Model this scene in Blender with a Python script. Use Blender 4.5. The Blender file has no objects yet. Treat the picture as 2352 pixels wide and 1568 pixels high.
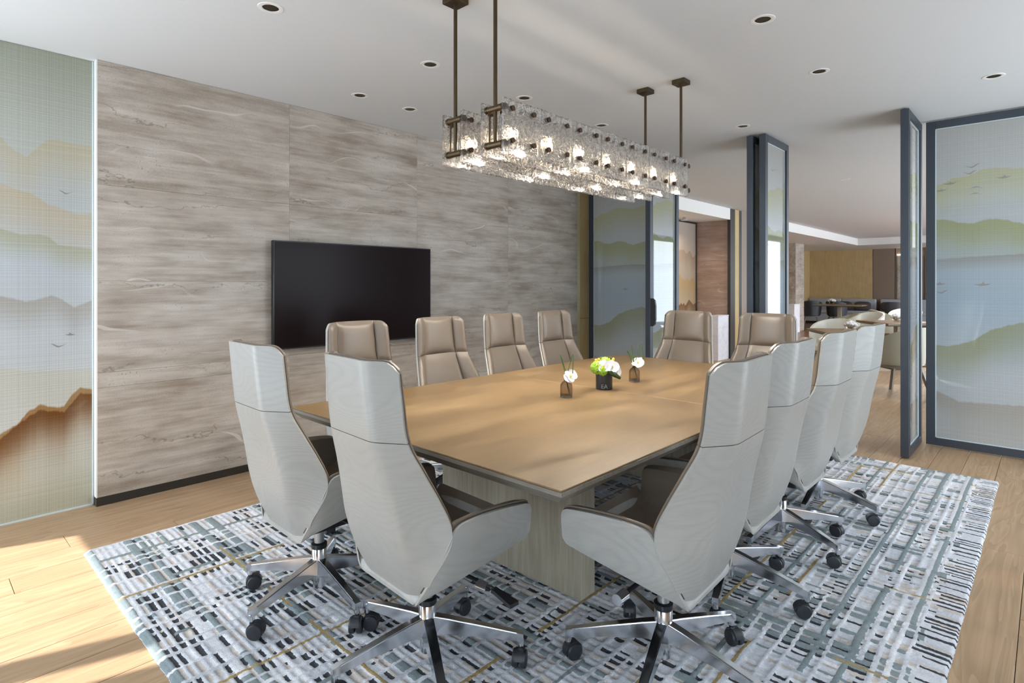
import bpy, bmesh, math, random
import numpy as np
from mathutils import Vector, Matrix, Euler, noise
R = math.radians
random.seed(7)
scene = bpy.context.scene
COL = scene.collection

# ------------------------------------------------------------------ camera
CAM_H = 1.36
cam_d = bpy.data.cameras.new('camera'); cam = bpy.data.objects.new('camera', cam_d); COL.objects.link(cam)
cam.location = (0, 0, CAM_H)
cam.rotation_euler = (R(90), 0, math.atan2(1236, 1320))
cam_d.sensor_width = 36; cam_d.lens = 1320 / 2352 * 36; cam_d.shift_y = -132 / 2352; cam_d.clip_start = 0.02
scene.camera = cam
# ------------------------------------------------------------------ world, sun, exposure
world = bpy.data.worlds.new('world'); scene.world = world; world.use_nodes = True
bgn = world.node_tree.nodes['Background']
bgn.inputs[0].default_value = (0.80, 0.90, 1.0, 1); bgn.inputs[1].default_value = 4.0
sd = bpy.data.lights.new('sun', 'SUN'); sun = bpy.data.objects.new('sun', sd); COL.objects.link(sun)
sd.energy = 5.4; sd.angle = R(0.8); sd.color = (1.0, 0.96, 0.91)
_e = R(57.6)
sun.rotation_euler = Vector((0.31 * math.cos(_e) / 1.0, 0.95 * math.cos(_e), -math.sin(_e))).to_track_quat('-Z', 'Y').to_euler()
sun.location = (-3, -6, 9)
vs = scene.view_settings
vs.view_transform = 'Standard'; vs.look = 'None'; vs.gamma = 1; vs.use_curve_mapping = False; vs.exposure = 0.84
scene.cycles.max_bounces = 6; scene.cycles.diffuse_bounces = 3; scene.cycles.glossy_bounces = 3
scene.cycles.transmission_bounces = 7; scene.cycles.transparent_max_bounces = 10; scene.cycles.adaptive_threshold = .085; scene.cycles.adaptive_min_samples = 20
scene.cycles.sample_clamp_indirect = 6.0; scene.cycles.caustics_refractive = False; scene.cycles.caustics_reflective = False

H = 2.733          # ceiling height
WX = -4.25         # face of the stone wall
PY = 5.96          # partition line
RX = 2.0           # facade on the far side of the camera
BY = -0.8          # window wall behind the camera

# ------------------------------------------------------------------ material helpers
class NT:
    def __init__(s, name):
        s.m = bpy.data.materials.new(name); s.m.use_nodes = True
        s.t = s.m.node_tree; s.n = s.t.nodes; s.l = s.t.links
        s.b = s.n['Principled BSDF']; s.out = s.n['Material Output']
    def node(s, typ, **k):
        nd = s.n.new(typ)
        for a, v in k.items(): setattr(nd, a, v)
        return nd
    def put(s, sock, v):
        if v is None: return
        if hasattr(v, 'is_linked') or hasattr(v, 'links'): s.l.new(v, sock)
        else:
            if hasattr(sock.default_value, '__len__') and not hasattr(v, '__len__'): v = [v] * len(sock.default_value)
            if hasattr(v, '__len__') and len(sock.default_value) == 4 and len(v) == 3: v = (*v, 1)
            sock.default_value = v
    def math(s, op, a, b=None, c=None, clamp=False):
        nd = s.node('ShaderNodeMath', operation=op, use_clamp=clamp)
        for i, v in enumerate((a, b, c)):
            if v is not None: s.put(nd.inputs[i], v)
        return nd.outputs[0]
    def mapr(s, v, a, b, c=0., d=1., smooth=False):
        nd = s.node('ShaderNodeMapRange', interpolation_type='SMOOTHSTEP' if smooth else 'LINEAR')
        for i, x in enumerate((v, a, b, c, d)): s.put(nd.inputs[i], x)
        return nd.outputs[0]
    def mix(s, f, a, b, blend='MIX'):
        nd = s.node('ShaderNodeMix', data_type='RGBA', blend_type=blend)
        s.put(nd.inputs[0], f); s.put(nd.inputs[6], a); s.put(nd.inputs[7], b)
        return nd.outputs[2]
    def ramp(s, f, stops):
        nd = s.node('ShaderNodeValToRGB'); e = nd.color_ramp.elements
        while len(e) < len(stops): e.new(0.5)
        for x, (p, c) in zip(e, stops): x.position = p; x.color = (*c, 1)
        s.put(nd.inputs[0], f); return nd.outputs[0]
    def obj(s, scale=(1, 1, 1), rnd=0., rnd2=None):
        tc = s.node('ShaderNodeTexCoord'); mp = s.node('ShaderNodeMapping')
        s.l.new(tc.outputs['Object'], mp.inputs[0]); s.put(mp.inputs[3], scale)
        if rnd:
            oi = s.node('ShaderNodeObjectInfo'); cb = s.node('ShaderNodeCombineXYZ')
            r = s.math('MULTIPLY', oi.outputs['Random'], rnd)
            for i in range(3): s.l.new(r, cb.inputs[i])
            s.l.new(cb.outputs[0], mp.inputs[1])
        return mp.outputs[0]
    def random(s): return s.node('ShaderNodeObjectInfo').outputs['Random']
    def noise(s, v, scale=5., detail=2., rough=.5, dist=0., dim='3D'):
        nd = s.node('ShaderNodeTexNoise', noise_dimensions=dim)
        if dim == '1D': s.put(nd.inputs['W'], v)
        else: s.put(nd.inputs['Vector'], v)
        s.put(nd.inputs['Scale'], scale); s.put(nd.inputs['Detail'], detail); s.put(nd.inputs['Roughness'], rough); s.put(nd.inputs['Distortion'], dist)
        return nd.outputs[0]
    def bump(s, h, strength=.3, dist=.01):
        nd = s.node('ShaderNodeBump'); s.put(nd.inputs['Strength'], strength); s.put(nd.inputs['Distance'], dist); s.put(nd.inputs['Height'], h)
        s.l.new(nd.outputs[0], s.b.inputs['Normal']); return nd.outputs[0]
    def set(s, col=None, rough=None, metal=None, spec=None, coat=None, **k):
        for nm, v in (('Base Color', col), ('Roughness', rough), ('Metallic', metal), ('Specular IOR Level', spec), ('Coat Weight', coat)): 
            if v is not None: s.put(s.b.inputs[nm], v)
        for nm, v in k.items(): s.put(s.b.inputs[nm.replace('_', ' ')], v)
        return s.m

def srgb(r, g, b):
    return tuple(((c / 255 + .055) / 1.055) ** 2.4 if c > 10 else c / 255 / 12.92 for c in (r, g, b))

def plain(name, rgb, rough=.5, metal=0., spec=.5, **k):
    return NT(name).set(srgb(*rgb), rough, metal, spec, **k)

# --- chair veneer: grey-washed ash, grain running across
def m_ash():
    t = NT('ash_veneer'); p = t.obj((1., 1., 1.), 30.)
    warp = t.noise(p, 2.2, 2., .5)
    sx = t.node('ShaderNodeSeparateXYZ'); t.l.new(p, sx.inputs[0])
    bl = t.noise(t_scale(t, p, (1.5, 1.5, 3.4)), 1., 1., .5)
    ph = t.math('ADD', t.math('MULTIPLY', sx.outputs[2], 26.), t.math('MULTIPLY', bl, 34.))
    rings = t.math('FRACT', ph)
    line = t.mapr(t.math('ABSOLUTE', t.math('SUBTRACT', rings, .5)), .0, .5, 0, 1)
    fine = t.noise(t_scale(t, p, (9., 9., 170.)), 1., 3., .6)
    f = t.math('ADD', t.math('MULTIPLY', t.math('POWER', line, 2.), .24), t.math('MULTIPLY', fine, .5))
    col = t.ramp(f, [(.12, srgb(156, 156, 152)), (.5, srgb(146, 146, 143)), (.9, srgb(130, 130, 128))])
    tint = t.mix(t.mapr(t.random(), 0, 1, .0, .35), col, srgb(156, 152, 142))
    t.bump(fine, .12, .002)
    return t.set(tint, .36, 0, .45)
def t_scale(t, v, sc):
    mp = t.node('ShaderNodeMapping'); t.l.new(v, mp.inputs[0]); mp.inputs[3].default_value = sc; return mp.outputs[0]
M = {}
M['ash'] = m_ash()
def m_leather(name, rgb):
    t = NT(name); p = t.obj()
    t.bump(t.noise(p, 420., 2., .6), .06, .002)
    big = t.noise(p, 7., 2.)
    return t.set(t.mix(t.mapr(big, .3, .7, 0, .25), srgb(*rgb), srgb(*[c * .88 for c in rgb])), .36, 0, .5)
M['leather'] = m_leather('taupe_leather', (112, 102, 91))
M['piping'] = plain('dark_piping', (70, 62, 52), .5)
M['chrome'] = plain('polished_aluminium', (226, 229, 234), .15, 1.)
M['steel'] = plain('brushed_steel', (196, 198, 200), .28, 1.)
M['black'] = plain('black_plastic', (26, 28, 32), .38)
M['caster'] = plain('caster_black', (38, 41, 46), .45)
# --- table
def m_table():
    t = NT('table_veneer'); p = t.obj()
    a = t.noise(t_scale(t, p, (3.2, 1.1, 1.)), 1.6, 4., .55, .6)
    f = t.noise(t_scale(t, p, (120., 5., 1.)), 1., 3., .6)
    col = t.ramp(t.math('ADD', t.math('MULTIPLY', a, .8), t.math('MULTIPLY', f, .2)), [(.3, srgb(98, 79, 54)), (.52, srgb(121, 99, 69)), (.72, srgb(140, 117, 84))])
    t.bump(f, .05, .001)
    return t.set(col, t.mapr(a, .3, .7, .3, .42), 0, .45)
M['tabletop'] = m_table()
def m_greyoak(name, c0, c1, axis):
    t = NT(name); p = t.obj()
    sc = {'x': (2., 40., 40.), 'y': (40., 2., 40.), 'z': (40., 40., 2.)}[axis]
    n = t.noise(t_scale(t, p, sc), 1.6, 4., .6, .25); b = t.noise(p, 3., 2.)
    col = t.ramp(t.math('ADD', t.math('MULTIPLY', n, .7), t.math('MULTIPLY', b, .3)), [(.3, srgb(*c0)), (.7, srgb(*c1))])
    t.bump(n, .15, .002)
    return t.set(col, .5, 0, .35)
M['greyoak'] = m_greyoak('grey_oak', (132, 124, 108), (168, 160, 142), 'z')
M['edge'] = m_greyoak('grey_table_edge', (98, 93, 85), (124, 118, 108), 'x')
M['oakpost'] = m_greyoak('olive_oak_panel', (172, 148, 102), (196, 172, 126), 'z')
M['oakwall'] = m_greyoak('golden_oak_wall', (176, 148, 104), (200, 172, 126), 'z')
# --- floor planks
def m_plank():
    t = NT('oak_plank'); p = t.obj((1, 1, 1), 40.)
    g = t.noise(t_scale(t, p, (38., 1.1, 1.)), 1., 5., .6, .5)
    c = t.noise(t_scale(t, p, (7., .55, 1.)), 1.3, 2., .5, 1.2)
    rings = t.math('FRACT', t.math('MULTIPLY', c, 9.))
    f = t.math('ADD', t.math('MULTIPLY', g, .75), t.math('MULTIPLY', rings, .22))
    col = t.ramp(f, [(.25, srgb(142, 114, 87)), (.55, srgb(167, 140, 110)), (.8, srgb(187, 162, 131))])
    col = t.mix(t.mapr(t.random(), 0, 1, .0, .45), col, srgb(154, 126, 97))
    t.bump(g, .08, .001)
    return t.set(col, .42, 0, .4)
M['plank'] = m_plank()
M['subfloor'] = plain('plank_joint', (150, 118, 84), .8)
def m_farfloor():
    t = NT('far_oak_floor'); p = t.obj()
    g = t.noise(t_scale(t, p, (30., 1.1, 1.)), 1., 4., .6)
    return t.set(t.ramp(g, [(.3, srgb(96, 64, 44)), (.7, srgb(124, 88, 62))]), .3)
M['farfloor'] = m_farfloor()
# --- stone
def m_stone(name, ramp, axis='y', veins=1.):
    """bedded limestone: faint layers, speckle, long white veins and jagged dark seams running along `axis`"""
    t = NT(name); p = t.obj((1, 1, 1), 25.)
    def Lx(k, kz=1.): return t_scale(t, p, (1., k, kz) if axis == 'y' else (k, 1., kz))
    sx = t.node('ShaderNodeSeparateXYZ'); t.l.new(p, sx.inputs[0]); z = sx.outputs[2]
    bed = t.noise(Lx(.10, 1.), 13., 3., .6); blot = t.noise(Lx(.45), 5., 3., .6); sp = t.noise(p, 150., 1., .7)
    warp = t.noise(Lx(.55), 2.2, 2., .5); fine = t.noise(Lx(.07), 46., 2., .6)
    base = t.ramp(t.math('ADD', t.math('ADD', t.math('MULTIPLY', bed, .36), t.math('MULTIPLY', blot, .38)), t.math('ADD', t.math('MULTIPLY', sp, .12), t.math('MULTIPLY', fine, .22))), ramp)
    ph = t.math('ADD', t.math('MULTIPLY', z, 3.1), t.math('MULTIPLY', warp, 2.3))
    dv = t.math('ABSOLUTE', t.math('SUBTRACT', t.math('FRACT', ph), .5))
    th = t.mapr(t.noise(Lx(.35), 6., 1., .6), .40, .80, .0, .045)
    vsoft = t.mapr(t.math('SUBTRACT', dv, th), -.006, .010, 1., 0., True)
    gate = t.mapr(t.noise(Lx(.3), 3.7, 2., .5), .50, .60, 0., 1.)
    col = t.mix(t.math('MULTIPLY', t.math('MULTIPLY', vsoft, gate), .62 * veins), base, srgb(214, 207, 198))
    warp2 = t.noise(Lx(.45), 3.4, 5., .62)
    ph2 = t.math('ADD', t.math('MULTIPLY', z, 4.3), t.math('MULTIPLY', warp2, 1.9))
    dk = t.mapr(t.math('ABSOLUTE', t.math('SUBTRACT', t.math('FRACT', ph2), .5)), 0., .018, 1., 0.)
    g2 = t.mapr(t.noise(Lx(.3), 2.9, 2., .5), .47, .58, 0., 1.)
    col = t.mix(t.math('MULTIPLY', t.math('MULTIPLY', dk, g2), .6), col, srgb(98, 88, 80))
    pit = t.mapr(t.noise(p, 90., 1., .5), .66, .74, 0., 1.)
    col = t.mix(t.math('MULTIPLY', t.math('MULTIPLY', pit, t.mapr(blot, .5, .65, 0., 1.)), .55), col, srgb(96, 86, 78))
    t.bump(sp, .04, .003)
    return t.set(col, .42, 0, .4)
M['stone'] = m_stone('grey_travertine', [(.40, srgb(142, 128, 114)), (.54, srgb(174, 163, 151)), (.68, srgb(199, 191, 181))])
M['stone_brown'] = m_stone('brown_travertine', [(.36, srgb(142, 116, 102)), (.52, srgb(162, 136, 122)), (.68, srgb(182, 158, 144))], 'x', .5)
M['marble'] = m_stone('white_marble', [(.3, srgb(196, 196, 206)), (.5, srgb(220, 220, 228)), (.7, srgb(236, 234, 238))], 'x')
# --- paint
M['ceiling'] = plain('ceiling_paint', (210, 211, 211), .85, 0, .2)
M['white'] = plain('white_paint', (226, 224, 220), .6)
M['wallpaint'] = plain('pale_wall_paint', (206, 202, 196), .7)
M['beige'] = plain('taupe_wall_covering', (142, 128, 118), .7)
M['brownpanel'] = plain('brown_wall_panel', (132, 114, 98), .55)
M['base'] = plain('dark_baseboard', (44, 40, 34), .45)
M['frame'] = plain('graphite_frame', (56, 62, 70), .42, .3)
M['bronze'] = plain('dark_bronze', (84, 70, 52), .36, .85)
M['bolt'] = plain('dark_bolt', (70, 50, 36), .4, .6)
M['brass_strip'] = plain('pale_brass_strip', (206, 192, 150), .35, .6)
M['tvframe'] = plain('tv_bezel', (18, 18, 20), .35)
M['tv'] = plain('tv_screen', (30, 21, 22), .22, 0, .08)
M['windowframe'] = plain('window_frame', (70, 72, 76), .5)
# --- printed fabric laminated in glass
def m_art(name, bg, layers, weave=.10, gain=1., ior=1.62):
    t = NT(name); p = t.obj()
    sx = t.node('ShaderNodeSeparateXYZ'); t.l.new(p, sx.inputs[0]); x, z = sx.outputs[0], sx.outputs[2]
    wob = t.noise(p, 1.6, 2.)
    col = t.ramp(t.math('DIVIDE', z, 2.72), bg)
    for (h, amp, fr, seed, c, fall, st) in layers:
        n = t.noise(t.math('ADD', t.math('MULTIPLY', x, fr), seed), 1., 3., .5, 0., '1D')
        if isinstance(h, list):      # ridge line given point by point: (x, z)
            xm = max(q[0] for q in h); rp = t.node('ShaderNodeValToRGB'); e = rp.color_ramp.elements
            while len(e) < len(h): e.new(.5)
            for q, el in zip(sorted(h), e): el.position = q[0] / xm; el.color = (q[1] / 3, q[1] / 3, q[1] / 3, 1)
            t.put(rp.inputs[0], t.math('DIVIDE', x, xm)); n2 = t.noise(x, 26., 3., .6, 0., '1D')
            ridge = t.math('ADD', t.math('MULTIPLY', rp.outputs[0], 3.), t.math('MULTIPLY', t.math('SUBTRACT', n2, .5), amp))
        else: ridge = t.math('ADD', t.math('MULTIPLY', t.math('SUBTRACT', n, .5), amp * 2.6), h)
        d = t.math('SUBTRACT', ridge, z)
        msk = t.math('MULTIPLY', t.mapr(d, 0., .012, 0., 1.), t.mapr(d, 0., fall, 1., 0., True))
        msk = t.math('MULTIPLY', msk, t.mapr(wob, .3, .7, .75 * st, st))
        col = t.mix(msk, col, srgb(*c))
    wx = t.noise(x, 160., 4., .8, 0., '1D'); wz = t.noise(t.math('ADD', z, 31.), 150., 4., .8, 0., '1D')
    w = t.math('ADD', t.mapr(wx, .3, .7, -weave, weave), t.mapr(wz, .3, .7, -weave, weave))
    col = t.mix(1., col, t_grey(t, t.math('ADD', w, gain)), 'MULTIPLY')
    m = t.set(col, .5, 0, .0, 1., Coat_Roughness=.015, Coat_IOR=ior)
    tr = t.node('ShaderNodeBsdfTransparent'); mx = t.node('ShaderNodeMixShader'); mx.inputs[0].default_value = .08
    t.l.new(t.b.outputs[0], mx.inputs[1]); t.l.new(tr.outputs[0], mx.inputs[2]); t.l.new(mx.outputs[0], t.out.inputs[0])
    return m
def t_grey(t, v):
    c = t.node('ShaderNodeCombineColor')
    for i in range(3): t.l.new(v, c.inputs[i])
    return c.outputs[0]
M['art_gold'] = m_art('gold_landscape_print', [(0., srgb(206, 202, 176)), (.15, srgb(214, 212, 200)), (.35, srgb(208, 212, 212)), (.55, srgb(206, 210, 212)), (.8, srgb(200, 202, 192)), (1., srgb(176, 178, 160))],
    [([(0, 2.21), (.10, 2.215), (.17, 2.225), (.22, 2.215), (.31, 2.10), (.37, 2.13), (.43, 2.20), (.7, 2.25), (1.5, 2.1)], .02, 1, 0, (204, 186, 148), .34, .6),
     ([(0, 1.80), (.07, 1.79), (.13, 1.81), (.21, 1.835), (.29, 1.89), (.35, 1.905), (.43, 1.935), (.8, 2.0), (1.5, 1.9)], .015, 1, 0, (208, 184, 140), .42, .6),
     ([(0, 1.58), (.17, 1.60), (.21, 1.645), (.25, 1.655), (.34, 1.65), (.43, 1.68), (1.5, 1.7)], .01, 1, 0, (180, 180, 144), .20, .7),
     ([(0, 1.265), (.09, 1.225), (.15, 1.275), (.20, 1.30), (.26, 1.275), (.31, 1.265), (.43, 1.30), (1.5, 1.25)], .015, 1, 0, (176, 166, 150), .24, .75),
     ([(0, .84), (.3, .86), (.6, .95), (1.5, .9)], .03, 1, 0, (206, 196, 160), .4, .4),
     ([(0, .715), (.06, .735), (.10, .70), (.14, .635), (.17, .63), (.25, .662), (.28, .64), (.31, .625), (.35, .565), (.43, .52), (.7, .45), (1.5, .5)], .02, 1, 0, (160, 112, 36), .46, .97),
     ([(0, .685), (.06, .70), (.14, .60), (.25, .63), (.33, .58), (.43, .49), (.7, .42), (1.5, .46)], .03, 1, 0, (112, 66, 24), .24, .92)], .11, .72, 1.38)
M['art_green'] = m_art('green_landscape_print', [(0., srgb(150, 152, 150)), (.2, srgb(154, 158, 160)), (.45, srgb(142, 154, 162)), (.7, srgb(158, 162, 162)), (1., srgb(150, 148, 144))],
    [([(0, 2.18), (.10, 2.195), (.18, 2.24), (.28, 2.245), (.36, 2.285), (.44, 2.29), (.62, 2.26), (.9, 2.30), (1.25, 2.2)], .02, 1, 0, (150, 150, 112), .36, .85),
     ([(0, 1.90), (.12, 1.905), (.22, 1.87), (.30, 1.855), (.40, 1.885), (.48, 1.88), (.62, 1.83), (.95, 1.9), (1.25, 1.8)], .02, 1, 0, (134, 136, 92), .40, .9),
     ([(0, 1.57), (.6, 1.60), (1.25, 1.58)], .01, 1, 0, (128, 126, 120), .14, .75),
     ([(0, .86), (.15, .85), (.30, .90), (.42, 1.0), (.55, 1.05), (.75, 1.1), (1.25, .9)], .02, 1, 0, (122, 122, 84), .42, .85),
     ([(0, .50), (.12, .45), (.22, .40), (.6, .42), (1.25, .5)], .02, 1, 0, (122, 110, 92), .36, .6)], .12, 1.18)
M['art_amber'] = m_art('amber_landscape_print', [(0., srgb(226, 196, 130)), (.2, srgb(216, 188, 140)), (.5, srgb(190, 172, 150)), (1., srgb(180, 168, 160))],
    [(1.95, .2, 2., 3.3, (158, 132, 110), .4, .7), (1.45, .25, 2., 8.3, (196, 158, 100), .5, .8), (1.0, .16, 2.4, 18.6, (112, 66, 40), .38, .98)], .07)
M['glassedge'] = plain('glass_edge', (196, 208, 210), .2, 0, .6)
M['bird'] = plain('bird_print', (128, 124, 120), .3)
def m_glass(name, col, rough, bump=0., ior=1.45, trans=.3, scale=60., scatter=0.):
    t = NT(name); t.n.remove(t.b)
    g = t.node('ShaderNodeBsdfGlass'); g.inputs['Color'].default_value = (*col, 1); g.inputs['Roughness'].default_value = rough; g.inputs['IOR'].default_value = ior
    tr = t.node('ShaderNodeBsdfTransparent'); tr.inputs[0].default_value = (*col, 1)
    mx = t.node('ShaderNodeMixShader'); mx.inputs[0].default_value = trans
    t.l.new(g.outputs[0], mx.inputs[1]); t.l.new(tr.outputs[0], mx.inputs[2]); t.l.new(mx.outputs[0], t.out.inputs[0])
    if scatter:
        tl = t.node('ShaderNodeBsdfTranslucent'); tl.inputs[0].default_value = (.95, .93, .9, 1); m2 = t.node('ShaderNodeMixShader'); m2.inputs[0].default_value = scatter
        t.l.new(mx.outputs[0], m2.inputs[1]); t.l.new(tl.outputs[0], m2.inputs[2]); t.l.new(m2.outputs[0], t.out.inputs[0])
    if bump:
        p = t.obj((1, 1, 1), 20.); bn = t.node('ShaderNodeBump')
        h = t.math('ADD', t.noise(p, scale, .6, .5, 2.2), t.math('MULTIPLY', t.noise(p, scale * .35, 2., .5, .5), 1.4))
        bn.inputs['Strength'].default_value = bump; bn.inputs['Distance'].default_value = .012; t.l.new(h, bn.inputs['Height']); t.l.new(bn.outputs[0], g.inputs['Normal'])
    return t.m
M['castglass'] = m_glass('rippled_cast_glass', (.995, .985, .975), .0, .38, 1.52, .08, 85., .02)
M['smoke'] = m_glass('smoked_glass', (.87, .83, .78), .0, 0., 1.33, .5)
M['clearbase'] = m_glass('clear_glass_foot', (.92, .92, .9), .0, 0., 1.4, .3)
def m_emit(name, col, k):
    t = NT(name); t.set((0.8, .8, .8), .5); t.put(t.b.inputs['Emission Color'], col); t.b.inputs['Emission Strength'].default_value = k
    return t.m
M['bulb'] = m_emit('lit_bulb', (1., .80, .56), 42.)
M['lens'] = m_emit('downlight_lens', (1., .86, .66), .5)
M['cove'] = m_emit('niche_light', (1., .9, .75), 3.)
M['reflector'] = plain('downlight_reflector', (200, 196, 196), .30, 1.)
# --- plants
M['petal'] = plain('white_petal', (206, 204, 206), .5)
M['pollen'] = plain('yellow_flower_heart', (226, 186, 60), .6)
M['grass'] = plain('green_blade', (58, 92, 40), .5)
M['leafdark'] = plain('dark_leaf', (46, 66, 28), .45)
def m_moss():
    t = NT('green_moss'); p = t.obj(); n = t.noise(p, 120., 3.)
    return t.set(t.ramp(n, [(.3, srgb(84, 120, 24)), (.7, srgb(160, 196, 60))]), .8)
M['moss'] = m_moss()
M['pot'] = plain('black_pot', (40, 42, 46), .32)
M['potmark'] = plain('pot_embossing', (120, 124, 130), .3)
M['fabric_pale'] = m_leather('pale_sage_fabric', (206, 204, 194)); M['fabric_olive'] = m_leather('olive_fabric', (164, 160, 142))
M['fabric_black'] = m_leather('charcoal_leather', (60, 63, 70)); M['fabric_grey'] = m_leather('grey_banquette', (164, 166, 171))
M['cushion_dark'] = plain('dark_cushion', (66, 60, 60), .8); M['cushion_rust'] = plain('rust_cushion', (140, 88, 56), .8)
M['legwood'] = plain('grey_wood_leg', (122, 116, 106), .5)

# ------------------------------------------------------------------ mesh helpers
class MB:
    def __init__(s): s.v = []; s.f = []; s.mi = []; s.k = 0
    def mat(s, k): s.k = k; return s
    def face(s, f): s.f.append(f); s.mi.append(s.k)
    def box(s, x0, x1, y0, y1, z0, z1):
        b = len(s.v); s.v += [(x, y, z) for z in (z0, z1) for y in (y0, y1) for x in (x0, x1)]
        for f in ((0, 2, 3, 1), (4, 5, 7, 6), (0, 1, 5, 4), (2, 6, 7, 3), (0, 4, 6, 2), (1, 3, 7, 5)): s.face([b + i for i in f])
        return s
    def bbox(s, x0, x1, y0, y1, z0, z1, r=.005, seg=2):
        bm = bmesh.new(); bmesh.ops.create_cube(bm, size=1)
        for v in bm.verts: v.co = Vector(((x0 + x1) / 2 + v.co.x * (x1 - x0), (y0 + y1) / 2 + v.co.y * (y1 - y0), (z0 + z1) / 2 + v.co.z * (z1 - z0)))
        bmesh.ops.bevel(bm, geom=bm.edges[:], offset=r, segments=seg, affect='EDGES', profile=.5)
        return s.add(bm)
    def add(s, bm, mtx=None):
        b = len(s.v); bm.verts.index_update()
        s.v += [tuple(mtx @ v.co if mtx else v.co) for v in bm.verts]
        for f in bm.faces: s.face([b + v.index for v in f.verts])
        bm.free(); return s
    def tube(s, pts, rad, n=10, caps=True):
        pts = [Vector(p) for p in pts]; b = len(s.v); m = len(pts)
        if not hasattr(rad, '__len__'): rad = [rad] * m
        prev = None
        for i, p in enumerate(pts):
            d = (pts[min(i + 1, m - 1)] - pts[max(i - 1, 0)]).normalized()
            if prev is None:
                u = d.orthogonal().normalized()
            else:
                u = (prev - d * prev.dot(d)).normalized()
            prev = u; w = d.cross(u)
            for k in range(n):
                a = 2 * math.pi * k / n; q = p + (u * math.cos(a) + w * math.sin(a)) * rad[i]; s.v.append(tuple(q))
        for i in range(m - 1):
            for k in range(n): s.face([b + i * n + k, b + i * n + (k + 1) % n, b + (i + 1) * n + (k + 1) % n, b + (i + 1) * n + k])
        if caps: s.face([b + k for k in reversed(range(n))]); s.face([b + (m - 1) * n + k for k in range(n)])
        return s
    def lathe(s, prof, n=24, c=(0, 0, 0), mtx=None):
        b = len(s.v); m = len(prof)
        for r, z in prof:
            for k in range(n):
                a = 2 * math.pi * k / n; q = Vector((r * math.cos(a) + c[0], r * math.sin(a) + c[1], z + c[2])); s.v.append(tuple(mtx @ q if mtx else q))
        for i in range(m - 1):
            for k in range(n): s.face([b + i * n + k, b + i * n + (k + 1) % n, b + (i + 1) * n + (k + 1) % n, b + (i + 1) * n + k])
        if prof[0][0] > 1e-4: s.face([b + k for k in reversed(range(n))])
        if prof[-1][0] > 1e-4: s.face([b + (m - 1) * n + k for k in range(n)])
        return s
    def slab(s, fa, fb, nu, nv):
        """closed solid between two parametric patches fa(u,v), fb(u,v), u,v in 0..1"""
        b = len(s.v); N = (nu + 1) * (nv + 1)
        for fn in (fa, fb):
            for j in range(nv + 1):
                for i in range(nu + 1): s.v.append(tuple(fn(i / nu, j / nv)))
        I = lambda i, j, o=0: b + o * N + j * (nu + 1) + i
        for j in range(nv):
            for i in range(nu):
                s.face([I(i, j), I(i + 1, j), I(i + 1, j + 1), I(i, j + 1)]); s.face([I(i, j, 1), I(i, j + 1, 1), I(i + 1, j + 1, 1), I(i + 1, j, 1)])
        for i in range(nu):
            s.face([I(i + 1, 0), I(i, 0), I(i, 0, 1), I(i + 1, 0, 1)]); s.face([I(i, nv), I(i + 1, nv), I(i + 1, nv, 1), I(i, nv, 1)])
        for j in range(nv):
            s.face([I(0, j), I(0, j + 1), I(0, j + 1, 1), I(0, j, 1)]); s.face([I(nu, j + 1), I(nu, j), I(nu, j, 1), I(nu, j + 1, 1)])
        return s
    def prism(s, poly, axis, a, b_):
        """poly: 2D points; extruded along axis between a and b_"""
        b = len(s.v); n = len(poly)
        for t in (a, b_):
            for (p, q) in poly: s.v.append({'x': (t, p, q), 'y': (p, t, q), 'z': (p, q, t)}[axis])
        s.face([b + i for i in range(n)]); s.face([b + n + i for i in reversed(range(n))])
        for i in range(n): s.face([b + i, b + n + i, b + n + (i + 1) % n, b + (i + 1) % n])
        return s
    def blob(s, c, r, sub=2, sc=(1, 1, 1), jit=0.):
        bm = bmesh.new(); bmesh.ops.create_icosphere(bm, subdivisions=sub, radius=1)
        for v in bm.verts: v.co = Vector((c[0] + v.co.x * r * sc[0] * (1 + random.uniform(-jit, jit)), c[1] + v.co.y * r * sc[1] * (1 + random.uniform(-jit, jit)), c[2] + v.co.z * r * sc[2] * (1 + random.uniform(-jit, jit))))
        return s.add(bm)
    def mesh(s, name, mats, smooth=38.):
        me = bpy.data.meshes.new(name); me.from_pydata(s.v, [], s.f)
        for m in (mats if isinstance(mats, (list, tuple)) else [mats]): me.materials.append(M[m])
        me.polygons.foreach_set('material_index', s.mi)
        bm = bmesh.new(); bm.from_mesh(me); bmesh.ops.recalc_face_normals(bm, faces=bm.faces[:]); bm.to_mesh(me); bm.free()
        if smooth:
            me.polygons.foreach_set('use_smooth', [True] * len(me.polygons)); me.set_sharp_from_angle(angle=R(smooth))
        me.update(); return me
    def build(s, name, mats, parent=None, loc=(0, 0, 0), rz=0., smooth=38., rot=None):
        return link(name, s.mesh(name, mats, smooth), parent, loc, rz, rot)
def link(name, me, parent=None, loc=(0, 0, 0), rz=0., rot=None):
    o = bpy.data.objects.new(name, me); COL.objects.link(o); o.parent = parent; o.location = loc
    o.rotation_euler = rot if rot else (0, 0, rz)
    return o
def empty(name, loc=(0, 0, 0), rz=0.):
    o = bpy.data.objects.new(name, None); COL.objects.link(o); o.location = loc; o.rotation_euler = (0, 0, rz); o.empty_display_size = .1
    return o
def tag(o, label=None, cat=None, group=None, kind=None):
    for k, v in (('label', label), ('category', cat), ('group', group), ('kind', kind)):
        if v: o[k] = v
    return o
def copy_tree(o, parent=None):
    c = o.copy(); COL.objects.link(c); c.parent = parent
    for ch in list(o.children):
        if ch.name not in (c.name,): copy_tree(ch, c)
    return c
def struct(name, mb, mat, smooth=0):
    return tag(mb.build(name, mat, smooth=smooth), kind='structure')

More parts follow.
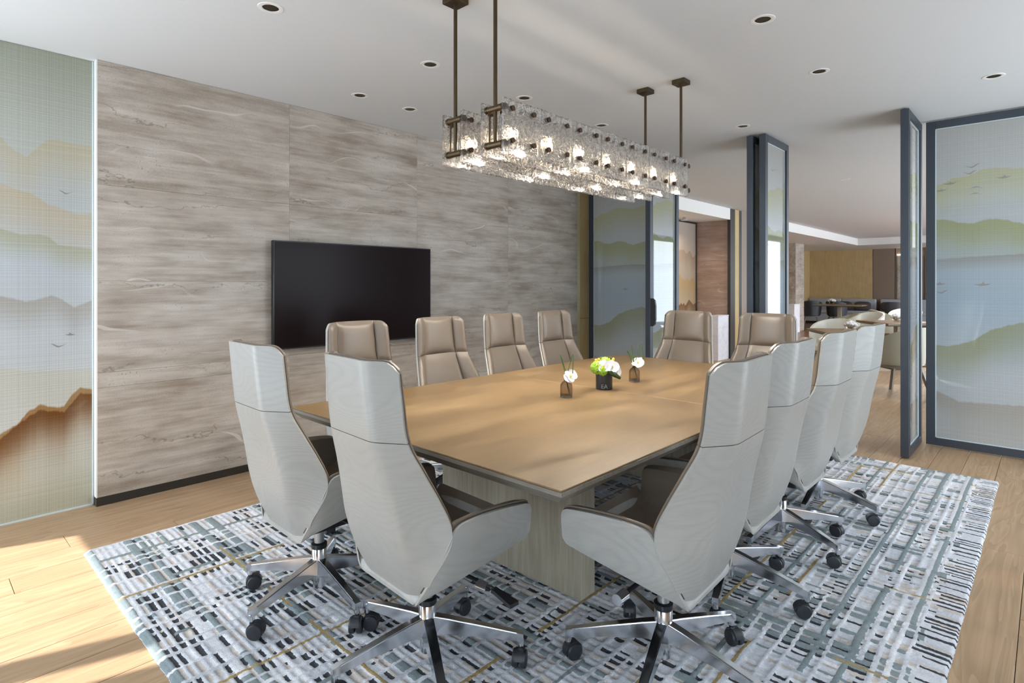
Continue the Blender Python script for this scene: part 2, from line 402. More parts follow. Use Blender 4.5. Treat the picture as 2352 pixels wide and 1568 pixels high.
# ================================================================== THE SHELL
fl = struct('floor', MB().box(-6.6, RX, BY - .1, 22.6, -.06, -.014), 'subfloor')
PW = .19
def plank_mesh(L):
    mb = MB(); g = .0012; mb.bbox(g, PW - g, g, L - g, -.014, 0, .0012, 1); return mb.mesh('plank', 'plank', 0)
pm = {}
row = 0; x = -4.46
while x < 1.2:
    y = BY - (row * .73) % 1.5
    while y < 11.0:
        L = (1.5, 1.8, 2.1)[(row * 7 + int(y * 3)) % 3]
        y0, y1 = max(y, BY), y + L
        Lr = round(y1 - y0, 2)
        # only planks the photograph can see (or that its glass panels mirror)
        cxp, cyp = x + PW / 2, (y0 + y1) / 2
        if Lr > .1 and not (x > -.35 and y1 < 1.6 and x > .2 + y0 * .1):
            if Lr not in pm: pm[Lr] = plank_mesh(Lr)
            link('plank', pm[Lr], fl, (x, y0, 0))
        y += L
    x += PW; row += 1
lf = MB().box(-6.6, WX, PY, 22.6, -.014, -.001).box(WX, RX, 11.6, 22.6, -.014, -.001)
lf.build('far_floor_boards', 'farfloor', fl, smooth=0)
# ceiling with cut-outs for the downlights
SPOTS = [(-2.83, 1.266), (-2.83, 2.275), (-2.835, 3.16), (-2.838, 4.163), (-1.09, 3.07), (-1.09, 4.067), (-3.67, 2.299), (-3.674, 2.751), (-1.955, 5.028), (-.273, 4.949), (-1.97, 8.5), (-1.97, 11.36), (-1.97, 14.22), (-1.97, 17.08)]  # final pair are unseen lamps, added to brighten the lounge
NOOK = (-4.62, 9.3)
HS = .040
xs = sorted({-4.47, RX} | {round(v, 4) for sx_, _ in SPOTS for v in (sx_ - HS, sx_ + HS)}); ys = sorted({BY - .1, 19.85} | {round(v, 4) for _, sy_ in SPOTS for v in (sy_ - HS, sy_ + HS)})
cb = MB()
for i in range(len(xs) - 1):
    for j in range(len(ys) - 1):
        mx_, my_ = (xs[i] + xs[i + 1]) / 2, (ys[j] + ys[j + 1]) / 2
        if any(abs(mx_ - a) < HS - .001 and abs(my_ - b) < HS - .001 for a, b in SPOTS): continue
        b = len(cb.v); cb.v += [(xs[i], ys[j], H), (xs[i + 1], ys[j], H), (xs[i + 1], ys[j + 1], H), (xs[i], ys[j + 1], H)]; cb.face([b, b + 3, b + 2, b + 1])
struct('ceiling', cb, 'ceiling')
struct('trim_1', MB().box(-6.6, WX, PY, 22.6, 2.53, H + .2).box(WX, RX, 19.85, 22.6, 2.53, H + .2), 'white')      # lowered soffit round the lounge
struct('trim_2', MB().box(-4.6, RX + .2, BY - .2, 20., H + .12, H + .2), 'white')                                    # slab above the ceiling void
# stone wall on the long side
wl = struct('wall_left', MB().box(-4.47, -4.264, .85, 5.715, 0, H), 'wallpaint')
cols = [.832, 2.047, 3.262, 4.477, 5.715]; rows = [.052, .723, .814, 1.378, 1.97, H - .001]
for i in range(4):
    for j in range(5):
        g = .0009
        MB().bbox(0, .014, g * .6, cols[i + 1] - cols[i] - g * .6, g * .6, rows[j + 1] - rows[j] - g * .6, .0005, 1).build('stone_panel', 'stone', wl, (WX - .014, cols[i], rows[j]), smooth=0)
MB().box(-4.47, WX - .001, .826, .832, .052, H).build('wall_end_strip', 'white', wl, smooth=0)
struct('baseboard_left', MB().box(-4.30, WX + .004, .826, 5.72, 0.0005, .052), 'base')
struct('trim_3', MB().box(-4.30, WX + .001, 5.715, 5.77, 0, H), 'brass_strip')
tr4 = struct('trim_4', MB().box(-4.47, WX - .004, 5.77, PY + .06, 0, H), 'base')
for z0, z1 in ((.0, .93), (.934, H - .001)):
    MB().box(WX - .004, WX + .002, 5.771, PY + .05, z0 + .001, z1).build('oak_panel', 'oakpost', tr4, smooth=0)
# wall behind the gold art panel
struct('wall_corner', MB().box(-4.60, -4.47, BY - .1, 5.97, 0, H + .1), 'wallpaint')
# window wall behind the camera
wb = MB(); wt = 2.62
for a, b in ((-4.6, -4.47), (-3.08, -2.96), (-2.80, -2.3), (-1.75, -.20), (.80, .90), (1.9, RX + .1)): wb.box(a, b, BY - .12, BY, 0, H + .1)
wb.box(-4.6, RX + .1, BY - .12, BY, wt, H + .1).box(-4.6, RX + .1, BY - .12, BY, -.05, .06)
struct('wall_back', wb, 'windowframe')
# facade with windows on the other long side (runs on along the lounge)
wr = MB(); k = 0; yy = BY
wr.box(RX, RX + .12, BY - .12, 22.6, -.05, .10).box(RX, RX + .12, BY - .12, 22.6, 2.6, H + .1)
yy = BY - .12
while yy < 22.6:
    wr.box(RX, RX + .12, yy, yy + (.22 if yy > 2.5 else 1.9), .0, H + .1); yy += 1.9
struct('wall_right', wr, 'windowframe')
# lounge walls
wf = struct('wall_far', MB().box(-6.6, RX, 22.42, 22.6, 0, 2.6), 'brownpanel')
for a in range(4):
    x0 = -6.3 + a * .4875
    MB().box(x0 + .0002, x0 + .4873, 22.35, 22.42, .0, 2.529).build('oak_panel', 'oakwall', wf, smooth=0)
for a, b in ((-4.335, -3.72), (-3.70, -3.68), (-2.9, -2.2), (-2.19, -1.4)):
    MB().box(a, b, 22.36, 22.42, 0, 2.529).build('brown_panel', 'brownpanel', wf, smooth=0)
MB().box(-3.66, -3.02, 22.38, 22.41, .84, 2.30).build('niche_back', 'stone', wf, smooth=0)
MB().box(-3.66, -3.02, 22.36, 22.40, 2.30, 2.335).build('niche_light', 'cove', wf, smooth=0)
wn = struct('wall_nook', MB().box(-6.6, -4.30, 10.42, 13.3, 0, 2.6), 'beige')
for j, (z0, z1) in enumerate(((0, .6), (.6, 1.2), (1.2, 1.8), (1.8, 2.529))):
    MB().box(-4.925, -4.30, 10.38, 10.42, z0 + .001, z1 - .001).build('stone_panel', 'stone_brown', wn, smooth=0)
struct('wall_reveal', MB().box(-4.30, WX + .002, 10.87, 13.3, 0, H), 'beige')
struct('trim_5', MB().box(-4.30, WX + .004, 10.35, 10.56, 0, H).box(-4.30, WX + .004, 10.75, 10.87, 0, H), 'base')
struct('trim_6', MB().box(-4.30, WX + .002, 10.56, 10.75, 0, H), 'oakpost')
struct('wall_lounge', MB().box(-6.6, -6.3, 13.3, 22.4, 0, 2.6).box(-6.6, -5.0, PY, 10.4, 0, 2.6), 'oakwall')
pl = struct('wall_pillar', MB().box(-6.3, -5.31, 17.52, 18.3, 0, 2.53), 'stone')
for z0, z1 in ((0, .84), (.84, 1.7), (1.7, 2.529)): MB().box(-6.3, -5.30, 17.5, 17.52, z0 + .001, z1).build('stone_panel', 'stone', pl, smooth=0)

# ================================================================== PARTITION PANELS
def bird(parent, x, z, s, y, kind):
    """printed bird silhouette, a thin inlay on the panel face; local x across, z up"""
    shapes = [[(-1, .35), (-.45, .12), (-.1, .02), (.2, .1), (.5, .32), (1, .45), (.55, .12), (.25, -.12), (0, -.2), (-.3, -.08)],
              [(-1, .1), (-.5, .05), (-.15, .12), (.1, .4), (.2, .12), (.65, .1), (.95, .22), (.6, -.05), (.2, -.16), (-.2, -.2), (-.6, -.08)],
              [(-1, -.2), (-.4, .12), (0, .2), (.35, .1), (1, -.3), (.4, -.02), (.1, 0), (-.1, -.05), (-.45, -.02)]]
    poly = [(x + a * s, z + b * s) for a, b in shapes[kind % 3]]
    MB().prism(poly, 'y', y, y - .0012).build('bird_print', 'bird', parent, smooth=0)
def leaf(name, label, x0, y0, W, rz, art, birds=(), handle=None, group='framed glass partition panels', side=-1):
    """panel in its own frame: local x along the panel, y = thickness"""
    t = empty(name, (x0, y0, 0), rz); tag(t, label, 'partition panel', group)
    fw, ft, z0, z1 = .062, .028, .012, H - .012
    for nm, a in (('stile', (0, fw, z0, z1)), ('stile', (W - fw, W, z0, z1)), ('bottom_rail', (fw, W - fw, z0, z0 + fw)), ('top_rail', (fw, W - fw, z1 - fw, z1))):
        MB().bbox(a[0], a[1], -ft, ft, a[2], a[3], .002, 1).build(nm, 'frame', t, smooth=0)
    g = MB().box(fw - .004, W - fw + .004, -.008, .008, z0 + fw - .004, z1 - fw + .004).build('printed_glass', art, t, smooth=0)
    b = .006
    bd = MB()
    for s in (-1, 1):
        y = s * .0105
        for q in ((fw, fw + b, z0 + fw, z1 - fw), (W - fw - b, W - fw, z0 + fw, z1 - fw), (fw, W - fw, z0 + fw, z0 + fw + b), (fw, W - fw, z1 - fw - b, z1 - fw)): bd.box(q[0], q[1], y - .0025, y + .0025, q[2], q[3])
    bd.build('glazing_bead', 'glassedge', t, smooth=0)
    for (bx_, bz_, s, k) in birds: bird(g, bx_, bz_, s, side * .0085, k)
    if handle is not None:
        hx = handle
        h = MB(); h.prism([(-.05, .92), (-.075, .94), (-.085, 1.0), (-.085, 1.13), (-.075, 1.19), (-.05, 1.21), (-.028, 1.21), (-.028, .92)], 'x', hx - .012, hx + .012)
        h.build('handle', 'black', t, smooth=0)
    return t
birdsR = [(.30, 2.31, .055, 0), (.285, 2.26, .05, 0), (.16, 2.19, .05, 1), (.10, 2.14, .045, 1), (.33, 2.14, .05, 2), (.325, 2.09, .045, 2), (.50, 2.20, .05, 1), (.09, 1.36, .05, 1), (.10, 1.29, .05, 0), (.37, 1.355, .06, 1)]
leaf('partition_panel', 'closed glass panel printed with green hills and a flock of birds, beside the open leaf', -.765, PY, 1.25, 0, 'art_green', birdsR)
leaf('partition_panel', 'closed printed glass panel at the window end of the partition, after the bird panel', .50, PY, 1.40, 0, 'art_green')
leaf('partition_panel', 'single open glass leaf edge-on, next to the panel with the flock of birds', -.825, 5.345, .63, R(90), 'art_green')
leaf('partition_panel', 'open glass leaf, the nearer of the two standing edge-on in the doorway middle', -1.905, 5.355, .635, R(90), 'art_green', [(.12, 1.72, .04, 2), (.25, 2.42, .04, 0)])
leaf('partition_panel', 'open glass leaf, the one behind of the pair standing edge-on in the doorway', -2.018, 5.355, .635, R(90), 'art_green')
leaf('partition_panel', 'open glass leaf with a black handle, edge-on near the oak wall panel', -3.07, 5.355, .635, R(90), 'art_green', handle=.02)
leaf('partition_panel', 'closed glass panel with green hills between the stone wall and the handled leaf', WX + .004, PY + .02, 1.05, 0, 'art_green', [(.52, 1.30, .05, 1)])
ga = empty('art_panel', (-4.324, .818, 0), R(-90)); tag(ga, 'tall frameless glass panel printed with golden mountains, at the end of the stone wall', 'art panel')
gp = MB().box(0, 1.6, -.012, .012, .004, H - .002).build('printed_glass', 'art_gold', ga, smooth=0)
MB().box(-.006, .002, -.016, .016, .004, H - .002).build('edge_trim', 'glassedge', ga, smooth=0)
MB().box(0, 1.6, -.016, .016, .0, .010).build('bottom_channel', 'glassedge', ga, smooth=0)
for bx_, bz_, s, k in ((.13, 1.905, .035, 0), (.11, 1.055, .03, 1), (.165, .99, .04, 0)): bird(gp, bx_, bz_, s, .0125, k)
am = empty('art_panel', (-4.915, 10.36, 0), R(-90)); tag(am, 'amber mountain print panel in a thin black frame in the far alcove', 'art panel')
MB().box(.03, 1.6, -.01, .01, .03, 2.49).build('printed_glass', 'art_amber', am, smooth=0)
for q in ((0, .03, 0, 2.52), (1.6, 1.63, 0, 2.52)): MB().box(q[0], q[1], -.02, .02, q[2], q[3]).build('stile', 'base', am, smooth=0)
for z in (0, 2.49): MB().box(.03, 1.6, -.02, .02, z, z + .03).build('rail', 'base', am, smooth=0)

# ================================================================== TELEVISION
tv = empty('television', (WX + .03, 2.625, .872), R(90)); tag(tv, 'large black flat television mounted on the stone wall', 'television')
MB().bbox(-.736, .736, -.045, -.004, 0, .812, .003, 1).build('bezel', 'tvframe', tv)
MB().box(-.728, .728, -.0475, -.045, .010, .804).build('screen', 'tv', tv, smooth=0)
MB().box(-.30, .30, -.006, .0285, .2, .6).build('wall_bracket', 'black', tv, smooth=0)

# ================================================================== RUG  (woven plaid, low and high yarns)
def make_rug():
    rs = np.random.RandomState(11)
    X0, X1, Y0, Y1 = -3.545, -.255, .635, 5.125
    c = .0065
    nx, ny = int((X1 - X0) / c), int((Y1 - Y0) / c)
    LIGHT, BEIGE, TEAL, DARK, OCHRE, PALE = range(6)
    pal = np.array([srgb(204, 207, 214), srgb(200, 192, 186), srgb(132, 144, 147), srgb(62, 64, 69), srgb(170, 146, 98), srgb(222, 223, 228)])
    HI, MID, LOW = .0165, .0115, .0065
    rows = []; j = 0; k = 0
    while j < ny:
        wide = rs.rand()
        w = rs.randint(2, 4) if k % 2 == 0 else rs.randint(2, 4)
        if k % 2 == 0 and wide < .20: w = rs.randint(4, 7)
        rows.append((j, min(ny, j + w), k % 2 == 0, wide)); j += w; k += 1
    cols = []; i = 0; k = 0
    while i < nx:
        left = X0 + i * c < -1.95
        w = rs.randint(2, 4) if k % 2 == 0 else (rs.randint(5, 14) if left else rs.randint(3, 9))
        cols.append((i, min(nx, i + w), k % 2 == 0, rs.rand())); i += w; k += 1
    nr, nc = len(rows), len(cols)
    col = np.full((ny, nx), LIGHT, int); hgt = np.full((ny, nx), MID)
    blk = rs.rand(nr // 10 + 2, nc // 6 + 2); cden = rs.rand(nc)
    for r, (a, b, up, q) in enumerate(rows):                                   # ground between the yarns
        for k, (u, v, cu, cq) in enumerate(cols):
            if up: continue
            z = rs.rand(); d = (.62 if blk[r // 10, k // 6] > .42 else .16) * (.45 + cden[k] * .9)
            t = DARK if z < d * .86 else (BEIGE if z < d * .86 + .28 else (PALE if z > .86 else LIGHT))
            col[a:b, u:v] = t; hgt[a:b, u:v] = LOW if t == DARK else (MID - .003 if t == BEIGE else MID)
    for r, (a, b, up, q) in enumerate(rows):                                   # raised yarns across
        if not up: continue
        i = 0
        while i < nx:
            w = rs.randint(12, 70); z = rs.rand()
            t = TEAL if (q < .20 and z < .85) or z < .07 else (BEIGE if z < .22 else (PALE if z > .8 else LIGHT))
            col[a:b, i:i + w] = t; hgt[a:b, i:i + w] = HI + (.002 if t == TEAL else 0) - (.004 if z > .93 else 0)
            i += w
    for k, (u, v, cu, cq) in enumerate(cols):                                  # raised yarns lengthwise
        if not cu: continue
        j = 0
        while j < ny:
            w = rs.randint(8, 60); z = rs.rand()
            if z < .80:
                t = TEAL if cq < .11 else (PALE if z > .6 else LIGHT)
                vv = v + 1 if cq < .11 else v
                col[j:j + w, u:vv] = t; hgt[j:j + w, u:vv] = HI + .001
            j += w
    for x_, w_ in ((-.64, 3), (-.53, 3), (-.40, 3), (-1.22, 2), (-1.8, 3)):
        i = int((x_ - X0) / c); j = 0
        while j < ny:
            w = rs.randint(20, 120)
            if rs.rand() < .75: col[j:j + w, i:i + w_] = TEAL; hgt[j:j + w, i:i + w_] = HI + .0015
            j += w
    for x_ in (-.83, -1.02, -1.45, -2.05, -2.9):
        i = int((x_ - X0) / c); j = 0
        while j < ny:
            w = rs.randint(15, 70)
            if rs.rand() < .6: col[j:j + w, i:i + 2] = OCHRE; hgt[j:j + w, i:i + 2] = HI
            j += w
    for y_ in (1.12, 1.55, 2.3, 3.0, 3.75, 4.5, 4.9):
        j = int((y_ - Y0) / c); i = 0
        while i < nx:
            w = rs.randint(12, 50)
            if rs.rand() < .6: col[j:j + 2, i:i + w] = OCHRE; hgt[j:j + 2, i:i + w] = HI
            i += w
    for (a, b, up, q) in rows:                                                # short dark strokes along the far long edge
        e = nx - rs.randint(12, 19)
        col[a:b, e:] = (LIGHT if rs.rand() < .8 else BEIGE) if up else (DARK if rs.rand() < .66 else LIGHT)
        hgt[a:b, e:] = HI if up else LOW + .003
    m = len(hgt); hgt[:3] = MID; m = 0
    # geometry: smooth the height field a little, jitter the yarns
    h = hgt + rs.uniform(-.0016, .0016, (ny, nx))
    vx = np.zeros((ny + 1, nx + 1)); vy = vx.copy(); vz = vx.copy()
    vx[:] = X0 + np.arange(nx + 1)[None, :] * c; vy[:] = Y0 + np.arange(ny + 1)[:, None] * c
    hp = np.pad(h, 1, mode='edge'); vz[:] = (hp[:-1, :-1] + hp[1:, :-1] + hp[:-1, 1:] + hp[1:, 1:]) / 4
    wobx = np.cumsum(rs.randn(ny + 1)); wobx = np.convolve(wobx - wobx.mean(), np.ones(9) / 9, 'same'); woby = np.cumsum(rs.randn(nx + 1)); woby = np.convolve(woby - woby.mean(), np.ones(9) / 9, 'same')
    vx += (wobx * .0004)[:, None] + rs.uniform(-.0016, .0016, vx.shape); vy += (woby * .0003)[None, :] + rs.uniform(-.0016, .0016, vy.shape)
    vz[0, :] = vz[-1, :] = .004; vz[:, 0] = vz[:, -1] = .004
    V = np.stack([vx, vy, vz], -1).reshape(-1, 3)
    idx = np.arange((ny + 1) * (nx + 1)).reshape(ny + 1, nx + 1)
    F = np.stack([idx[:-1, :-1], idx[:-1, 1:], idx[1:, 1:], idx[1:, :-1]], -1).reshape(-1, 4)
    rim = np.concatenate([idx[0, :-1], idx[:-1, -1], idx[-1, :0:-1], idx[:0:-1, 0]]); n0 = len(V); low = V[rim].copy(); low[:, 2] = .0004
    V = np.concatenate([V, low]); m = len(rim); a = np.arange(m); b = (a + 1) % m
    SF = np.stack([rim[b], rim[a], n0 + a, n0 + b], -1); F = np.concatenate([F, SF])
    me = bpy.data.meshes.new('rug'); me.vertices.add(len(V)); me.vertices.foreach_set('co', V.ravel())
    me.loops.add(F.size); me.loops.foreach_set('vertex_index', F.ravel().astype(np.int32)); me.polygons.add(len(F)); me.polygons.foreach_set('loop_start', np.arange(0, F.size, 4, dtype=np.int32))
    ca = me.color_attributes.new('yarn', 'FLOAT_COLOR', 'CORNER')
    fc = np.concatenate([pal[col].reshape(-1, 3), np.tile(pal[LIGHT], (m, 1))]); fc *= (1 + rs.uniform(-.07, .07, (len(fc), 1)))
    ca.data.foreach_set('color', np.repeat(np.concatenate([fc, np.ones((len(fc), 1))], 1), 4, 0).ravel().astype(np.float32))
    t = NT('woven_rug'); at = t.node('ShaderNodeAttribute', attribute_name='yarn'); p = t.obj()
    n = t.noise(p, 260., 2., .7); t.bump(n, .55, .004)
    t.set(t.mix(t.mapr(n, .3, .7, 0., .22), at.outputs['Color'], (.18, .18, .19)), .95, 0, .1)
    me.materials.append(t.m); me.update(); me.validate()
    return tag(link('rug', me), 'large woven rug of grey, teal and charcoal plaid under the meeting table', 'rug')
make_rug()
RZ = .0185

# ================================================================== TABLE
TX0, TX1, TY0, TY1 = -2.755, -1.047, 1.331, 4.263
tb = empty('conference_table', ((TX0 + TX1) / 2, (TY0 + TY1) / 2, RZ)); tag(tb, 'large rectangular wooden meeting table with chamfered grey edge and slab legs', 'table')
hw, hl = (TX1 - TX0) / 2, (TY1 - TY0) / 2; tz = .75 - RZ
for s in (-1, 1):
    y0, y1 = (-hl + .004, -.0012) if s < 0 else (.0012, hl - .004)
    MB().bbox(-hw + .004, hw - .004, y0, y1, tz - .006, tz, .0015, 1).build('top_panel', 'tabletop', tb, smooth=0)
fr = MB()
def frustum(mb, x, y, z0, dx, dy, z1):
    b = len(mb.v); mb.v += [(-x, -y, z0), (x, -y, z0), (x, y, z0), (-x, y, z0), (-x + dx, -y + dy, z1), (x - dx, -y + dy, z1), (x - dx, y - dy, z1), (-x + dx, y - dy, z1)]
    for f in ((0, 1, 2, 3), (7, 6, 5, 4), (0, 4, 5, 1), (1, 5, 6, 2), (2, 6, 7, 3), (3, 7, 4, 0)): mb.face([b + i for i in f])
fr.box(-hw, hw, -hl, hl, tz - .018, tz - .0055); frustum(fr, hw, hl, tz - .018, .042, .042, tz - .055)
fr.build('edge_frame', 'edge', tb, smooth=0)
for s in (-1, 1):
    y0 = -hl + .643 if s < 0 else hl - .643 - .10
    MB().bbox(-.453, .453, y0, y0 + .10, 0, tz - .056, .002, 1).build('slab_leg', 'greyoak', tb, smooth=0)
MB().box(-.05, .05, -hl + .75, hl - .75, tz - .14, tz - .056).build('beam', 'greyoak', tb, smooth=0)

# ================================================================== CONFERENCE CHAIR
def crv(kn):
    kn = sorted(kn); xs_ = [k[0] for k in kn]; ys_ = [k[1] for k in kn]; n = len(kn)
    tg = [(ys_[min(i + 1, n - 1)] - ys_[max(i - 1, 0)]) / (xs_[min(i + 1, n - 1)] - xs_[max(i - 1, 0)]) for i in range(n)]
    def f(x):
        if x <= xs_[0]: return ys_[0]
        if x >= xs_[-1]: return ys_[-1]
        i = max(k for k in range(n - 1) if xs_[k] <= x); h = xs_[i + 1] - xs_[i]; t = (x - xs_[i]) / h
        return (2 * t**3 - 3 * t**2 + 1) * ys_[i] + (t**3 - 2 * t**2 + t) * h * tg[i] + (-2 * t**3 + 3 * t**2) * ys_[i + 1] + (t**3 - t**2) * h * tg[i + 1]
    return f
f_yr = crv([(1.14, -.330), (1.02, -.318), (.882, -.302), (.77, -.274), (.66, -.250), (.56, -.231), (.47, -.207), (.38, -.172), (.30, -.125)])
f_ye = crv([(1.14, -.262), (1.02, -.252), (.882, -.235), (.79, -.194), (.70, -.150), (.625, -.120), (.57, -.118), (.51, -.140), (.45, -.158), (.38, -.145), (.30, -.115)])
f_w = crv([(1.14, .212), (1.02, .219), (.882, .227), (.79, .249), (.70, .272), (.62, .290), (.56, .291), (.50, .270), (.44, .238), (.38, .202), (.30, .160)])
def rampf(u):
    a, k = .60, 26.
    g = lambda q: math.log1p(math.exp(k * (q - a))) / k
    return (g(abs(u)) - g(0)) / (g(1) - g(0))
def S(u, z, off=0.):
    """rear shell surface; u -1..1 across; off = offset towards the sitter"""
    w = f_w(z); yr, ye = f_yr(z), f_ye(z); e = .002
    y = yr + (ye - yr) * rampf(u); x = w * u
    dy = (ye - yr) * (rampf(min(u + e, 1)) - rampf(max(u - e, -1))) / (w * (min(u + e, 1) - max(u - e, -1)))
    n = math.hypot(1, dy)
    return Vector((x - dy / n * off, y + off / n, z))
def ztop(u): s_ = max(0, (abs(u) - .80) / .20); return 1.130 - .003 * u * u - .034 * s_**2.6
def zbot(u): s_ = max(0, (abs(u) - .60) / .40); return .340 + .046 * s_**2.6
JZ = .882
def jz(u): return JZ
def head_f(off): return lambda a, b: S(2 * a - 1, JZ + .0012 + b * (ztop(2 * a - 1) - JZ - .0012), off)
def back_f(off): return lambda a, b: S(2 * a - 1, zbot(2 * a - 1) + b * (JZ - .0012 - zbot(2 * a - 1)), off)
def pad_slab(u0, u1, z0f, z1f, T, bulge, base=.0145):
    def fb(a, b):
        u = u0 + (u1 - u0) * a; z = z0f(u) + (z1f(u) - z0f(u)) * b; return S(u, z, base)
    def fa(a, b):
        u = u0 + (u1 - u0) * a; z = z0f(u) + (z1f(u) - z0f(u)) * b
        ea = 1 - abs(2 * a - 1) ** 5; eb = 1 - abs(2 * b - 1) ** 9
        ed = math.sqrt(max(0, ea)) * math.sqrt(max(0, eb))
        return S(u, z, base + .015 + (T - .009) * ed + bulge * (1 - (2 * a - 1) ** 2) * (1 - (2 * b - 1) ** 4))
    return MB().slab(fa, fb, 14, 16)
armk = [(0, .228, .505, .585, .284, .292), (.03, .219, .484, .602, .276, .295), (.09, .192, .474, .613, .270, .298), (.40, .05, .447, .626, .264, .300), (.60, -.055, .424, .626, .252, .301), (.70, -.100, .412, .614, .244, .298), (.78, -.126, .402, .566, .232, .288), (.86, -.146, .386, .495, .212, .262), (.94, -.160, .364, .425, .186, .224), (1., -.168, .350, .374, .168, .190)]
a_y, a_zb, a_zt, a_xb, a_xt = [crv([(k[0], k[i]) for k in armk]) for i in (1, 2, 3, 4, 5)]
f_zb = crv([(-k[1], k[2]) for k in armk]); f_xy = crv([(-k[1], k[4]) for k in armk])
def arm_f(sd, off, ext=0., pull=0., s1=1.):
    def f(a, b):
        a *= s1; z0, z1 = a_zb(a) + pull, a_zt(a) + ext; xx = a_xb(a) + (a_xt(a) - a_xb(a)) * (b ** .7)
        return Vector((sd * (xx - off), a_y(a), z0 + (z1 - z0) * b))
    return f
def arm_pad(sd):
    fo = arm_f(sd, .0125, .009, .012, .93)
    def fi(a, b):
        e = math.sqrt(max(0., 1 - abs(2 * a - 1) ** 8)) * math.sqrt(max(0., 1 - max(0, b) ** 6)) * (1 - max(0, a - .7) / .3)
        v = fo(a, b)
        return Vector((v.x - sd * (.004 + .038 * e), v.y, v.z + .016 * e * b))
    return MB().slab(fo, fi, 30, 8)
def make_chair():
    c = empty('conference_chair')
    MB().slab(head_f(0), head_f(.012), 34, 10).build('headrest_panel', 'ash', c)
    MB().slab(back_f(0), back_f(.012), 34, 26).build('back_panel', 'ash', c)
    top = lambda u: ztop(u) + .003; jhi = lambda u: JZ + .0012; jlo = lambda u: JZ - .0012; lo = lambda u: .44
    uc = .68
    pad_slab(-uc, uc, jhi, top, .022, .018).build('headrest_cushion', 'leather', c)
    pad_slab(-uc, uc, lo, jlo, .016, .010).build('back_cushion', 'leather', c)
    for s in (-1, 1):
        a, b = (uc + .001, 1.0) if s > 0 else (-1.0, -uc - .001)
        pad_slab(a, b, jhi, top, .020, .004).build('headrest_wing', 'leather', c)
        pad_slab(a, b, lo, jlo, .020, .004).build('back_wing', 'leather', c)
    # piping along both edges
    for s in (-1, 1):
        MB().tube([S(s * 1.0, z, .014) for z in np.linspace(.46, ztop(1) - .002, 36)], .0028, 6).build('piping', 'piping', c)
    for s in (-1, 1):
        MB().slab(arm_f(s, 0), arm_f(s, .012), 34, 8).build('arm_panel', 'ash', c)
        arm_pad(s).build('arm_pad', 'leather', c)
        MB().tube([arm_f(s, .0125, .001)(a, 1.) for a in np.linspace(0, .97, 34)], .0026, 6).build('arm_piping', 'piping', c)
    def pan(off):
        def f(a, b):
            xb = a_xb(b); u = 2 * a - 1
            return Vector((xb * u, a_y(b), a_zb(b) - .016 * (1 - u ** 4) * min(1, (b + .02) * 6, (1.02 - b) * 5) + off))
        return f
    MB().slab(pan(0), pan(.012), 14, 18).build('seat_shell', 'ash', c)
    def seat(lohi):
        def f(a, b):
            u = 2 * a - 1; y = -.150 + b * .385; x = u * min(.238, f_xy(-y) - .014)
            e = math.sqrt(max(0, 1 - abs(u) ** 7)) * (math.sqrt(max(0, 1 - max(0, (b - .72) / .28) ** 2.6)) if b > .72 else 1)
            bot = f_zb(-y) + .006
            return Vector((x, y, bot + (.030 + (.478 - bot - .03 - .012 * (1 - u * u)) * e if lohi else 0)))
        return f
    MB().slab(seat(1), seat(0), 16, 22).build('seat_cushion', 'leather', c)
    MB().bbox(-.085, .085, -.10, .12, .325, .392, .012, 2).build('tilt_mechanism', 'black', c)
    lv = MB().tube([(.08, .05, .362), (.20, .075, .352), (.262, .085, .345)], [.007, .007, .007], 8); lv.build('lever_rod', 'black', c)
    lp = MB()
    lp.slab(lambda a, b: Vector((.255 + b * .10, .085 + (a - .5) * (.022 + .016 * b), .350 - .012 * b)), lambda a, b: Vector((.255 + b * .10, .085 + (a - .5) * (.022 + .016 * b), .338 - .012 * b)), 4, 6); lp.build('lever_paddle', 'black', c)
    MB().tube([(.21, .06, .352), (.252, .066, .352)], .019, 14).build('tension_collar', 'chrome', c)
    MB().tube([(-.08, .03, .355), (-.215, .03, .355)], .008, 8).build('tension_rod', 'black', c)
    MB().tube([(-.212, .03, .355), (-.262, .03, .355)], .018, 14).build('tension_knob', 'chrome', c)
    MB().lathe([(.0205, .20), (.0205, .335)], 18).build('gas_lift', 'steel', c)
    hb = MB().mat(0).lathe([(.024, .045), (.026, .05), (.026, .10), (.031, .102), (.031, .212), (.029, .216)], 20); hb.mat(1).lathe([(.031, .212), (.033, .216), (.033, .232), (.024, .236)], 20)
    hub = hb.build('base_hub', ['chrome', 'black'], c)
    lg = MB(); secs = [(.022, .172, .108, .017, .026), (.075, .164, .110, .0165, .021), (.20, .140, .100, .015, .017), (.315, .116, .086, .0135, .0145), (.340, .110, .084, .012, .013)]
    b = 0
    for r, zt, zb, wt, wb in secs: lg.v += [(r, -wb, zb), (r, wb, zb), (r, wt, zt), (r, -wt, zt)]
    for i in range(len(secs) - 1):
        for k in range(4): lg.face([i * 4 + k, i * 4 + (k + 1) % 4, i * 4 + 4 + (k + 1) % 4, i * 4 + 4 + k])
    lg.face([0, 1, 2, 3]); n = len(secs) * 4; lg.face([n - 1, n - 2, n - 3, n - 4])
    lg.tube([(.330, 0, .09), (.330, 0, .066)], .0115, 12)
    bm = bmesh.new(); me = lg.mesh('base_leg', 'chrome', 0); bm.from_mesh(me)
    bmesh.ops.bevel(bm, geom=[e for e in bm.edges if e.is_manifold and e.calc_face_angle(0) > .7 and e.calc_length() > .03], offset=.0035, segments=2, affect='EDGES'); bm.to_mesh(me); bm.free()
    me.polygons.foreach_set('use_smooth', [True] * len(me.polygons)); me.set_sharp_from_angle(angle=R(30))
    ct = MB()
